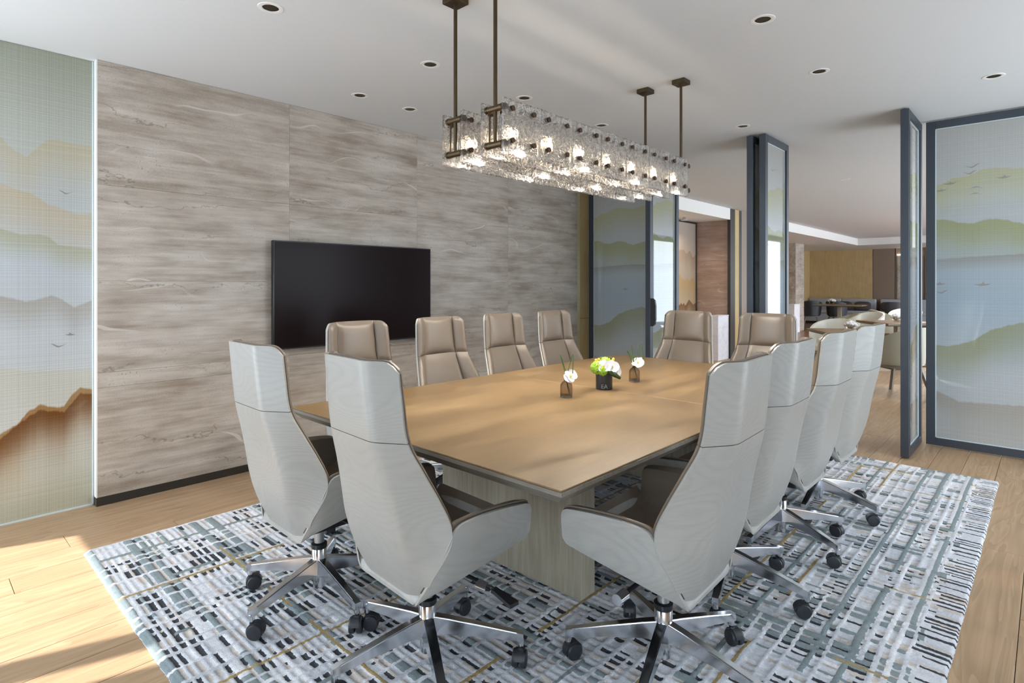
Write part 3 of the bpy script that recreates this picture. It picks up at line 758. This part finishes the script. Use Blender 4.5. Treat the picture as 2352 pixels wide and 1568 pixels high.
    for s in (-1, 1):
        mt = Matrix.Translation((-.016, s * .014, .030)) @ Matrix.Rotation(R(90), 4, 'X')
        ct.lathe([(.0, -.011), (.022, -.011), (.027, -.010), (.030, -.006), (.030, .006), (.027, .010), (.022, .011), (0, .011)], 22, mtx=mt)
    # hood over the wheels
    def hood(r): return lambda a, b: Vector((-.016 + r * math.cos(R(-20 + 190 * a)), (b - .5) * .030, .030 + r * math.sin(R(-20 + 190 * a))))
    ct.slab(hood(.0335), hood(.029), 12, 2); ct.tube([(0, 0, .05), (0, 0, .070)], .009, 10)
    cme = ct.mesh('caster', 'caster')
    for k in range(5):
        a = R(72 * k); link('base_leg', me, hub, rz=a)
        link('caster', cme, hub, (.330 * math.cos(a), .330 * math.sin(a), 0), a + R((37, -60, 140, 80, -20)[k]))
    for ch in c.children:
        if ch is not hub: ch.location.z -= .0185
    return c
proto = make_chair()
CH = [  # hub x, y, facing (deg, 0 = towards the lounge), base turn (deg), label
    (-1.612, 1.283, -3, 186, 'grey veneer swivel chair seen from behind at the near table end, by the table corner', 'end'),
    (-2.292, 1.236, -1, 212.5, 'grey veneer swivel chair seen from behind at the near table end, nearer the stone wall', 'end'),
    (-.985, 1.825, 92, 214, 'nearest grey veneer chair on the doorway side, its whole back and one arm in view', 'door'),
    (-1.045, 2.52, 91, -3.5, 'second grey veneer chair from the front in the row nearest the doorway', 'door'),
    (-1.035, 3.17, 90, -24, 'third grey veneer chair from the front in the row nearest the doorway', 'door'),
    (-1.025, 3.80, 89, -15, 'farthest grey veneer chair in the row nearest the doorway, beside the floral dining table', 'door'),
    (-2.81, 1.91, -90, 54, 'taupe leather swivel chair in front of the television, half hidden by a chair back', 'wall'),
    (-2.81, 2.555, -90, 58, 'taupe leather swivel chair by the stone wall, overlapping the television corner', 'wall'),
    (-2.81, 3.18, -90, 50, 'taupe leather swivel chair by the stone wall, second from its oak end panel', 'wall'),
    (-2.81, 3.80, -90, 55, 'taupe leather swivel chair by the stone wall, nearest the oak end panel', 'wall'),
    (-2.24, 4.315, 180, 36, 'taupe leather swivel chair at the far table end, in front of the alcove', 'far'),
    (-1.59, 4.315, 180, 33, 'taupe leather swivel chair at the far table end, below the pair of open leaves', 'far')]
GR = {'end': 'chairs at the near end of the table', 'door': 'chairs along the doorway side of the table', 'wall': 'chairs along the stone wall side of the table', 'far': 'chairs at the far end of the table'}
for i, (x, y, f, bt, lab, g) in enumerate(CH):
    o = proto if i == 0 else copy_tree(proto)
    o.location = (x, y, RZ); o.rotation_euler = (0, 0, R(f)); tag(o, lab, 'chair', GR[g])
    for ch in o.children:
        if ch.name.startswith('base_hub'): ch.rotation_euler = (0, 0, R(bt - f))

# ================================================================== CHANDELIER (two parallel rows of cast-glass plates)
def make_fixture(x, name, label):
    t = empty(name, (x, 2.70, 0)); tag(t, label, 'chandelier', 'linear cast-glass pendants over the table')
    y0, y1 = -.888, .868; zb, zt = 1.936, 2.180; n = 7; pw = (y1 - y0) / n
    rs = random.Random(3)
    # rippled plate: two bumpy faces
    def plate_mesh(seed):
        nu, nv = 40, 40; r = random.Random(seed); E = [r.uniform(-.003, .003) for _ in range(100)]
        def crinkle(side):
            def f(a, b):
                i, j = round(a * nu), round(b * nv); y, z = a * (pw - .003), zb + b * (zt - zb)
                edge = i in (0, nu) or j in (0, nv)
                q = Vector((y * 62 + seed * 9.1, z * 62, side * 3.3 + seed)); q += noise.noise_vector(q * .6) * .9
                h = .0034 * noise.noise(q) + .0022 * (1 - 2 * abs(noise.noise(q * 1.7)))
                return Vector((side * (.0075 + (0 if edge else h)), y + (E[50 + j] * .6 if i in (0, nu) else 0), z + (E[i] if j in (0, nv) else 0)))
            return f
        return MB().slab(crinkle(1), crinkle(-1), nu, nv).mesh('glass_plate', 'castglass', 70)
    pms = [plate_mesh(k) for k in range(4)]
    bolt = MB().tube([(-.004, 0, 0), (.004, 0, 0)], .0125, 14).mesh('bolt', 'bolt')
    for s in (-1, 1):
        for k in range(n):
            p = link('glass_plate', pms[(k + (s > 0)) % 4], t, (s * .066, y0 + k * pw, 0))
            for dy in (.052, pw - .055):
                for z in (zb + .062, zt - .040):
                    link('bolt', bolt, p, (s * .0125, dy, z))
                    link('bolt', bolt, p, (-s * .0125, dy, z))
    # rails, end brackets, rods, canopies
    for z in (1.985, 2.140):
        MB().box(-.010, .010, y0 + .06, y1 - .06, z - .007, z + .007).build('rail', 'bronze', t, smooth=0)
    for k in range(n):
        yc = y0 + (k + .5) * pw
        MB().tube([(-.06, yc, 2.140), (.06, yc, 2.140)], .005, 8).build('cross_pin', 'bronze', t)
        MB().tube([(0, yc - .02, 1.990), (0, yc - .02, 2.019)], .013, 10).build('socket', 'bronze', t)
        bl = MB().lathe([(.006, 2.018), (.011, 2.026), (.014, 2.038), (.012, 2.050), (.006, 2.058), (0, 2.061)], 12, c=(0, yc - .02, 0)).build('bulb', 'bulb', t)
    for s, yr_ in ((-1, -.868), (1, .91)):
        MB().tube([(0, yr_, 1.975), (0, yr_, H - .03)], .0092, 12).build('suspension_rod', 'bronze', t)
        for z in (1.985, 2.147):
            MB().tube([(-.058, yr_, z), (.058, yr_, z)], .0155, 14).build('bracket_tube', 'bronze', t)
            for e in (-1, 1): MB().tube([(e * .045, yr_, z), (e * .049, yr_, z)], .0175, 14).build('bracket_ring', 'bronze', t)
        for e in (-.04, .04): MB().tube([(e, yr_ + .004, 1.985), (e, yr_ + .004, 2.147)], .0042, 8).build('bracket_pin', 'bronze', t)
        MB().bbox(-.045, .045, yr_ - .045, yr_ + .045, H - .030, H - .0005, .002, 1).build('canopy', 'bronze', t, smooth=0)
    for k in range(4):
        ld = bpy.data.lights.new('bulb_light', 'SPOT'); ld.energy = 15.; ld.color = (1., .89, .76); ld.shadow_soft_size = .03; ld.spot_size = R(165); ld.spot_blend = .5
        lo = bpy.data.objects.new('bulb_light', ld); COL.objects.link(lo); lo.parent = t; lo.location = (0, y0 + (2 * k + .5) * pw + .02, 1.972)
    return t
make_fixture(-1.818, 'linear_chandelier', 'row of rippled glass plates hung on bronze rods, the nearer of the two pendants')
make_fixture(-2.088, 'linear_chandelier', 'row of rippled glass plates hung on bronze rods, the pendant behind, nearer the television')

# ================================================================== DOWNLIGHTS
trim_me = MB().lathe([(.0385, H - .0003), (.039, H - .0025), (.050, H - .004), (.060, H - .0025), (.0615, H - .0003)], 32).mesh('trim_ring', 'white')
refl_me = MB()
b = 0
prof = [(.040, H), (.036, H + .03), (.026, H + .062)]
for r, z in prof:
    for k in range(28): refl_me.v.append((r * math.cos(2 * math.pi * k / 28), r * math.sin(2 * math.pi * k / 28), z))
for i in range(2):
    for k in range(28): refl_me.face([i * 28 + k, i * 28 + (k + 1) % 28, i * 28 + 28 + (k + 1) % 28, i * 28 + 28 + k])
refl_me = refl_me.mesh('reflector', 'reflector'); lens_me = MB().lathe([(.026, H + .0605), (.026, H + .064)], 20).mesh('lens', 'lens')
DL = ['recessed ceiling downlight above the near table end, nearest the top edge', 'recessed ceiling downlight over the wall-side chairs, left of the chandelier rods', 'recessed ceiling downlight just behind the near glass plates',
      'recessed ceiling downlight peeping above the middle of the glass plates', 'recessed ceiling downlight on the doorway side, largest of that pair', 'recessed ceiling downlight on the doorway side, farther of that pair',
      'recessed ceiling downlight close to the stone wall, above the television middle', 'recessed ceiling downlight close to the stone wall, above the television edge', 'lit recessed ceiling downlight in front of the pair of open leaves',
      'recessed ceiling downlight above the closed panel with the flock of birds', 'recessed lounge downlight between the open leaves, nearer one', 'recessed lounge downlight between the open leaves, second in the row', 'unseen downlight added to brighten the lounge, third in the row, behind the single open leaf', 'unseen downlight added to brighten the far end of the lounge, last in the row']
for (sx_, sy_), lab in zip(SPOTS, DL):
    t = empty('ceiling_downlight', (sx_, sy_, 0)); tag(t, lab, 'downlight', 'recessed ceiling downlights')
    for nm, me in (('trim_ring', trim_me), ('reflector', refl_me), ('lens', lens_me)): link(nm, me, t)
    ld = bpy.data.lights.new('downlight_beam', 'SPOT'); ld.energy = 22. if sx_ < -3.5 else (330. if sy_ > 12 else 40. if sy_ > 6 else 14.); ld.color = (1., .93, .85) if sy_ > 6 else (1., .91, .81); ld.spot_size = R(150 if sy_ > 6 else 75); ld.spot_blend = .8; ld.shadow_soft_size = .025
    lo = bpy.data.objects.new('downlight_beam', ld); COL.objects.link(lo); lo.parent = t; lo.location = (0, 0, H - .006)
    if sx_ < -3.5: lo.rotation_euler = (0, R(-22), 0)
t = empty('ceiling_downlight', (NOOK[0], NOOK[1], 2.53 - H - .066)); tag(t, 'surface downlight under the alcove soffit', 'downlight', 'recessed ceiling downlights')
for nm, me in (('trim_ring', trim_me), ('reflector', refl_me), ('lens', lens_me)): link(nm, me, t)
ld = bpy.data.lights.new('downlight_beam', 'SPOT'); ld.energy = 24.; ld.color = (1., .84, .66); ld.spot_size = R(150); ld.spot_blend = .6; ld.shadow_soft_size = .025
lo = bpy.data.objects.new('downlight_beam', ld); COL.objects.link(lo); lo.parent = t; lo.location = (0, 0, H - .006)

# ================================================================== FLOWERS ON THE TABLE
def petal(mb, c, d, up, L, W, cup=.15):
    """one cupped petal from c towards d; up = face normal"""
    d = Vector(d).normalized(); up = Vector(up); up = (up - d * up.dot(d)).normalized(); s = d.cross(up)
    def f(off):
        def g(a, b):
            w = W * math.sin(math.pi * min(1, .12 + .88 * b)) ** .6 * (a - .5) * 2; l = L * b
            return Vector(c) + d * l + s * w + up * (cup * L * (b * b + (2 * a - 1) ** 2 * .5 * math.sin(math.pi * b)) + off)
        return g
    mb.slab(f(0), f(.0012), 6, 7)
def orchid(parent, c, n, up, s):
    """white moth orchid: two broad petals, three sepals, yellow heart; n = facing direction"""
    n = Vector(n).normalized(); up = (Vector(up) - n * Vector(up).dot(n)).normalized(); sd = n.cross(up); c = Vector(c)
    for ang, L, W in ((8, 1.0, .62), (172, 1.0, .62), (90, .85, .42), (222, .85, .40), (318, .85, .40)):
        d = sd * math.cos(R(ang)) + up * math.sin(R(ang)); mb = MB(); petal(mb, c + n * .001 * (ang % 7), d, n, s * L, s * W, .22 if ang > 100 else .05); mb.build('petal', 'petal', parent)
    MB().blob(c + n * s * .18, s * .16, 1, (1, 1, 1.2)).build('flower_heart', 'pollen', parent)
def loop_blade(parent, p0, p1, h, lean):
    p0, p1 = Vector(p0), Vector(p1); pts = []
    for i in range(15):
        t = i / 14; q = p0.lerp(p1, t) + Vector((lean[0], lean[1], 0)) * math.sin(math.pi * t) + Vector((0, 0, h * math.sin(math.pi * t) ** .8)); pts.append(q)
    MB().tube(pts, [.0022] * 15, 6).build('grass_blade', 'grass', parent)
vr = Vector((.73, .6835, 0)); vf = Vector((-.6835, .73, 0))     # to the camera's side and away from it, only to turn the blooms as photographed
def bud_vase(x, y, label, fl):
    t = empty('bud_vase', (x, y, .7502)); tag(t, label, 'vase', 'smoked glass bud vases')
    R_ = .0335
    outer = [(.030, .008), (R_, .012), (R_, .058), (.0315, .070), (.024, .082), (.0135, .088), (.0125, .092), (.0135, .095)]
    inner = [(.0105, .095), (.0100, .088), (.021, .079), (.0285, .068), (.0305, .057), (.0305, .016), (0, .015)]
    MB().lathe([(0, .008)] + outer + inner, 28).build('bottle', 'smoke', t)
    MB().lathe([(0, 0), (.032, 0), (.0335, .003), (.0325, .008), (0, .008)], 28).build('foot', 'clearbase', t)
    up = Vector((0, 0, 1))
    def L(r, f, z): return vr * r + vf * f + up * z
    MB().tube([L(.018, 0, .018), L(.006, 0, .06), L(.0, 0, .095), L(*fl[0]) * 1.0], .0024, 6).build('stem', 'grass', t)
    orchid(t, L(*fl[0]), L(*fl[1]), L(*fl[2]), .047)
    for a in fl[3]: loop_blade(t, L(*a[0]), L(*a[1]), a[2], tuple((vr * a[3])[:2]))
    return t
bud_vase(-1.904, 2.462, 'smoked glass bud vase with a white orchid and grass loops, nearest the table middle edge',
    ((.018, -.012, .110), (.45, -.75, .75), (-.7, 0, 1), [((0, 0, .085), (.004, .0, .10), .135, -.034), ((.003, 0, .09), (.034, 0, .12), .125, .016)]))
bud_vase(-1.898, 3.147, 'smoked glass bud vase with a white orchid and looped grass, behind the black pot',
    ((.022, -.012, .116), (-.5, -.7, .6), (.5, 0, 1), [((0, 0, .08), (.0, .0, .105), .10, -.045), ((.003, 0, .09), (.055, 0, .115), .135, .010), ((0, 0, .085), (-.002, 0, .12), .125, -.016)]))
pt = empty('flower_pot', (-1.894, 2.806, .7502)); tag(pt, 'black cylinder pot of white orchids, green moss balls and yellow buds', 'flower pot')
MB().lathe([(0, 0), (.047, 0), (.048, .002), (.048, .112), (.0455, .112), (.0455, .02), (0, .02)], 36).build('pot', 'pot', pt)
def U(r, f, z): return vr * r + vf * f + Vector((0, 0, z))
def moss(c, r):
    mb = MB(); bm = bmesh.new(); bmesh.ops.create_icosphere(bm, subdivisions=4, radius=1); rr = random.Random(int(c.x * 1e4) + 5)
    for v in bm.verts:
        k = 1 + .10 * rr.random() + .05 * math.sin(v.co.x * 9) * math.sin(v.co.y * 8 + 1) * math.sin(v.co.z * 9); v.co = c + v.co * r * k
    mb.add(bm).build('moss_ball', 'moss', pt)
moss(U(-.040, -.012, .125), .038); moss(U(.012, .018, .140), .040); moss(U(.047, .006, .130), .033); moss(U(-.012, -.034, .112), .030)
orchid(pt, U(-.008, -.045, .138), U(-.1, -1, .25), U(0, 0, 1), .046); orchid(pt, U(.034, -.048, .136), U(.15, -1, .3), U(.2, 0, 1), .046); orchid(pt, U(.062, -.034, .108), U(.8, -.7, .2), U(.5, 0, 1), .040)
for r, f, z in ((-.048, -.01, .168), (-.04, -.035, .155), (.056, .01, .172), (.05, -.01, .166), (-.03, .0, .172)):
    MB().blob(U(r, f, z), .0085, 2, jit=.05).build('yellow_bud', 'pollen', pt)
def roll(a, b, r0): 
    MB().tube([U(*a), U(*[(a[i] + b[i]) / 2 for i in range(3)]), U(*b)], [r0, r0 * 1.1, r0 * .6], 12).build('rolled_leaf', 'leafdark', pt)
roll((.022, -.05, .108), (.086, -.05, .070), .013); roll((-.02, .03, .172), (.045, .02, .176), .010)
# raised letters on the pot
fc = bpy.data.curves.new('pot_letters', 'FONT'); fc.body = 'EA'; fc.size = .034; fc.extrude = .0006; fc.align_x = 'CENTER'
tmp = bpy.data.objects.new('tmp', fc); COL.objects.link(tmp); bpy.context.view_layer.update()
lm = bpy.data.meshes.new_from_object(tmp.evaluated_get(bpy.context.evaluated_depsgraph_get())); bpy.data.objects.remove(tmp)
for v in lm.vertices:
    a = v.co.x / .048 - .12; rr = .0481 + v.co.z + .0003; q = vr * (math.sin(a) * rr) - vf * (math.cos(a) * rr); v.co = Vector((q.x, q.y, .010 + v.co.y))
lm.materials.clear(); lm.materials.append(M['potmark']); link('raised_letters', lm, pt)

# ================================================================== LOUNGE BEYOND THE PARTITION
def tub_chair(x, y, face, fabric, leg, label, group, s=1., open_legs=True):
    t = empty('tub_chair', (x, y, 0), R(face)); tag(t, label, 'chair', group)
    def sh(off):
        def f(a, b):
            th = R(-25 + 230 * a) ; w = math.sin(math.pi * a)
            top = .60 + .24 * w ** .55; z = .40 + (top - .40) * b; r = (.265 + .035 * b - off)
            return Vector((r * math.cos(th) * 1.02, -r * math.sin(th) * .98, z)) * s
        return f
    MB().slab(sh(0), sh(.035), 30, 8).build('shell_back', fabric, t)
    MB().lathe([(0, .36), (.225, .36), (.255, .38), (.255, .45), (.235, .475), (0, .478)], 28).build('seat', fabric, t)
    MB().lathe([(0, .335), (.22, .335), (.22, .36), (0, .36)], 24).build('seat_base', leg, t)
    for sx_ in (-1, 1):
        for sy_ in (-1, 1):
            lg = MB(); b0 = 0; p, q = (sx_ * .155, sy_ * .155), (sx_ * .235, sy_ * .235)
            lg.slab(lambda a, b: Vector((p[0] + (q[0] - p[0]) * (1 - b) + (a - .5) * .034, p[1] + (q[1] - p[1]) * (1 - b) - .016, .336 * b)), lambda a, b: Vector((p[0] + (q[0] - p[0]) * (1 - b) + (a - .5) * .034, p[1] + (q[1] - p[1]) * (1 - b) + .016, .336 * b)), 1, 3)
            lg.build('leg', leg, t, smooth=0)
    return t
GP = 'pale tub chairs in the lounge'; GB = 'charcoal tub chairs by the banquette'
tub_chair(-1.36, 8.46, 70, 'fabric_olive', 'legwood', 'sage fabric tub chair seen from behind, next to the single open glass leaf', GP)
tub_chair(-2.36, 9.45, 165, 'fabric_pale', 'legwood', 'pale tub chair behind the nearest lounge table with white flowers', GP)
tub_chair(-2.72, 11.55, 115, 'fabric_olive', 'legwood', 'olive tub chair seen from its side between the two nearer lounge tables', GP)
tub_chair(-2.50, 12.30, 150, 'fabric_pale', 'legwood', 'pale tub chair on the alcove side of the second lounge table', GP)
tub_chair(-2.42, 13.65, -60, 'fabric_olive', 'legwood', 'olive tub chair turned away beyond the second lounge table', GP)
tub_chair(-2.25, 14.6, 170, 'fabric_pale', 'legwood', 'farthest pale tub chair, behind the bowl of white flowers', GP)
tub_chair(-5.52, 19.75, 20, 'fabric_black', 'legwood', 'charcoal tub chair by the banquette, nearest the stone pillar', GB)
tub_chair(-4.86, 20.0, -10, 'fabric_black', 'legwood', 'charcoal tub chair by the banquette, below the small white bouquet', GB)
tub_chair(-3.28, 19.9, 0, 'fabric_black', 'legwood', 'charcoal tub chair by the banquette, half hidden by an open glass leaf', GB)
def dining_table(x, y, rz, w, l, label):
    t = empty('lounge_table', (x, y, 0), R(rz)); tag(t, label, 'table', 'lounge tables')
    MB().bbox(-w / 2, w / 2, -l / 2, l / 2, .735, .75, .003, 1).build('table_top', 'tabletop', t, smooth=0)
    e = MB(); e.box(-w / 2, w / 2, -l / 2, l / 2, .722, .735); 
    frustum(e, w / 2, l / 2, .722, .05, .05, .70); e.build('table_edge', 'edge', t, smooth=0)
    MB().bbox(-.05, .05, -.05, .05, .02, .70, .004, 1).build('column', 'greyoak', t, smooth=0)
    MB().bbox(-.22, .22, -.22, .22, 0, .02, .004, 1).build('foot_plate', 'base', t, smooth=0)
dining_table(-1.96, 8.50, 34, .73, .73, 'small square lounge table nearest the doorway, with a white bouquet')
dining_table(-1.79, 11.06, 42, .87, .87, 'second square lounge table, under the bowl of white flowers')
dining_table(-4.55, 19.05, 90, .7, 1.3, 'far lounge table in front of the grey banquette')
dining_table(-1.05, 13.1, 42, .87, .87, 'lounge table glimpsed in the gap beside the closed bird panel')
def bouquet(x, y, label, s=1.):
    t = empty('flower_bowl', (x, y, .7505)); tag(t, label, 'flowers', 'white bouquets on the lounge tables')
    MB().lathe([(0, 0), (.035 * s, 0), (.05 * s, .02 * s), (.055 * s, .05 * s), (.045 * s, .075 * s), (.042 * s, .075 * s), (.05 * s, .05 * s), (0, .01 * s)], 20).build('bowl', 'smoke', t)
    rr = random.Random(int(x * 100))
    for k in range(14):
        a = k * 2.4; q = math.sqrt(k / 14); c = Vector((math.cos(a) * q * .065 * s, math.sin(a) * q * .065 * s, (.105 - .035 * q * q) * s))
        MB().blob(c, .030 * s, 2, (1, 1, .8), .10).build('blossom', 'petal', t)
    loop_blade(t, (0, 0, .05 * s), (.05 * s, 0, .06 * s), .11 * s, (-.08 * s, .0))
bouquet(-1.93, 8.62, 'white bouquet on the small lounge table nearest the doorway', .95)
bouquet(-1.83, 11.12, 'white bouquet in a glass bowl on the second lounge table', 1.0)
bouquet(-4.80, 19.2, 'small white bouquet on the far table by the banquette', 1.4)
bouquet(-1.12, 13.0, 'white bouquet glimpsed beside the closed bird panel frame', 1.1)
def banquette(x0, x1, label, n):
    t = empty('banquette', ((x0 + x1) / 2, 21.95, 0)); tag(t, label, 'sofa', 'grey banquettes along the oak wall'); w = (x1 - x0) / 2
    MB().bbox(-w, w, -.32, .36, .08, .36, .01, 1).build('base', 'fabric_grey', t)
    for k in range(n):
        a, b = -w + 2 * w * k / n + .006, -w + 2 * w * (k + 1) / n - .006
        MB().bbox(a, b, -.34, .20, .36, .47, .03, 3).build('seat_cushion', 'fabric_grey', t)
        MB().bbox(a, b, .18, .34, .40, .86, .035, 3).build('back_cushion', 'fabric_grey', t)
    MB().box(-w + .03, w - .03, -.28, .3, 0, .08).build('plinth', 'base', t, smooth=0)
banquette(-6.26, -4.20, 'long grey upholstered banquette below the oak wall panels', 2)
banquette(-4.10, -2.40, 'grey upholstered banquette below the brown wall panels, partly behind a glass leaf', 2)
def cushion(x, y, z, rz, mat, label):
    o = MB().blob((0, 0, 0), 1, 3, (.24, .075, .15)).build('scatter_cushion', mat, None, (x, y, z), rot=(R(-14), 0, R(rz)))
    for v in o.data.vertices:
        for i, h in ((0, .24), (2, .15)):
            c = v.co[i] / h; v.co[i] = h * math.copysign(abs(c) ** .55, c)
    tag(o, label, 'cushion', 'cushions on the banquettes')
cushion(-4.55, 21.90, .63, 4, 'cushion_dark', 'dark cushion at the end of the long banquette')
cushion(-5.10, 21.90, .63, -6, 'cushion_dark', 'dark cushion behind the far lounge table')
cushion(-3.80, 21.90, .63, 3, 'cushion_dark', 'dark cushion on the banquette below the brown panels')
# marble fronted counters
def counter(x0, x1, y0, y1, h, label):
    t = empty('marble_counter', ((x0 + x1) / 2, (y0 + y1) / 2, 0)); tag(t, label, 'counter'); w, d = (x1 - x0) / 2, (y1 - y0) / 2
    MB().bbox(-w, w, -d, d, 0, h - .02, .003, 1).build('front', 'marble', t, smooth=0); MB().bbox(-w - .005, w + .005, -d - .005, d + .005, h - .02, h, .002, 1).build('counter_top', 'marble', t, smooth=0)
counter(-4.47, -4.28, 9.9, 10.36, .80, 'white marble plinth against the brown stone in the alcove')
counter(-6.2, -5.18, 17.0, 17.48, .80, 'white marble counter in front of the grey stone pillar')
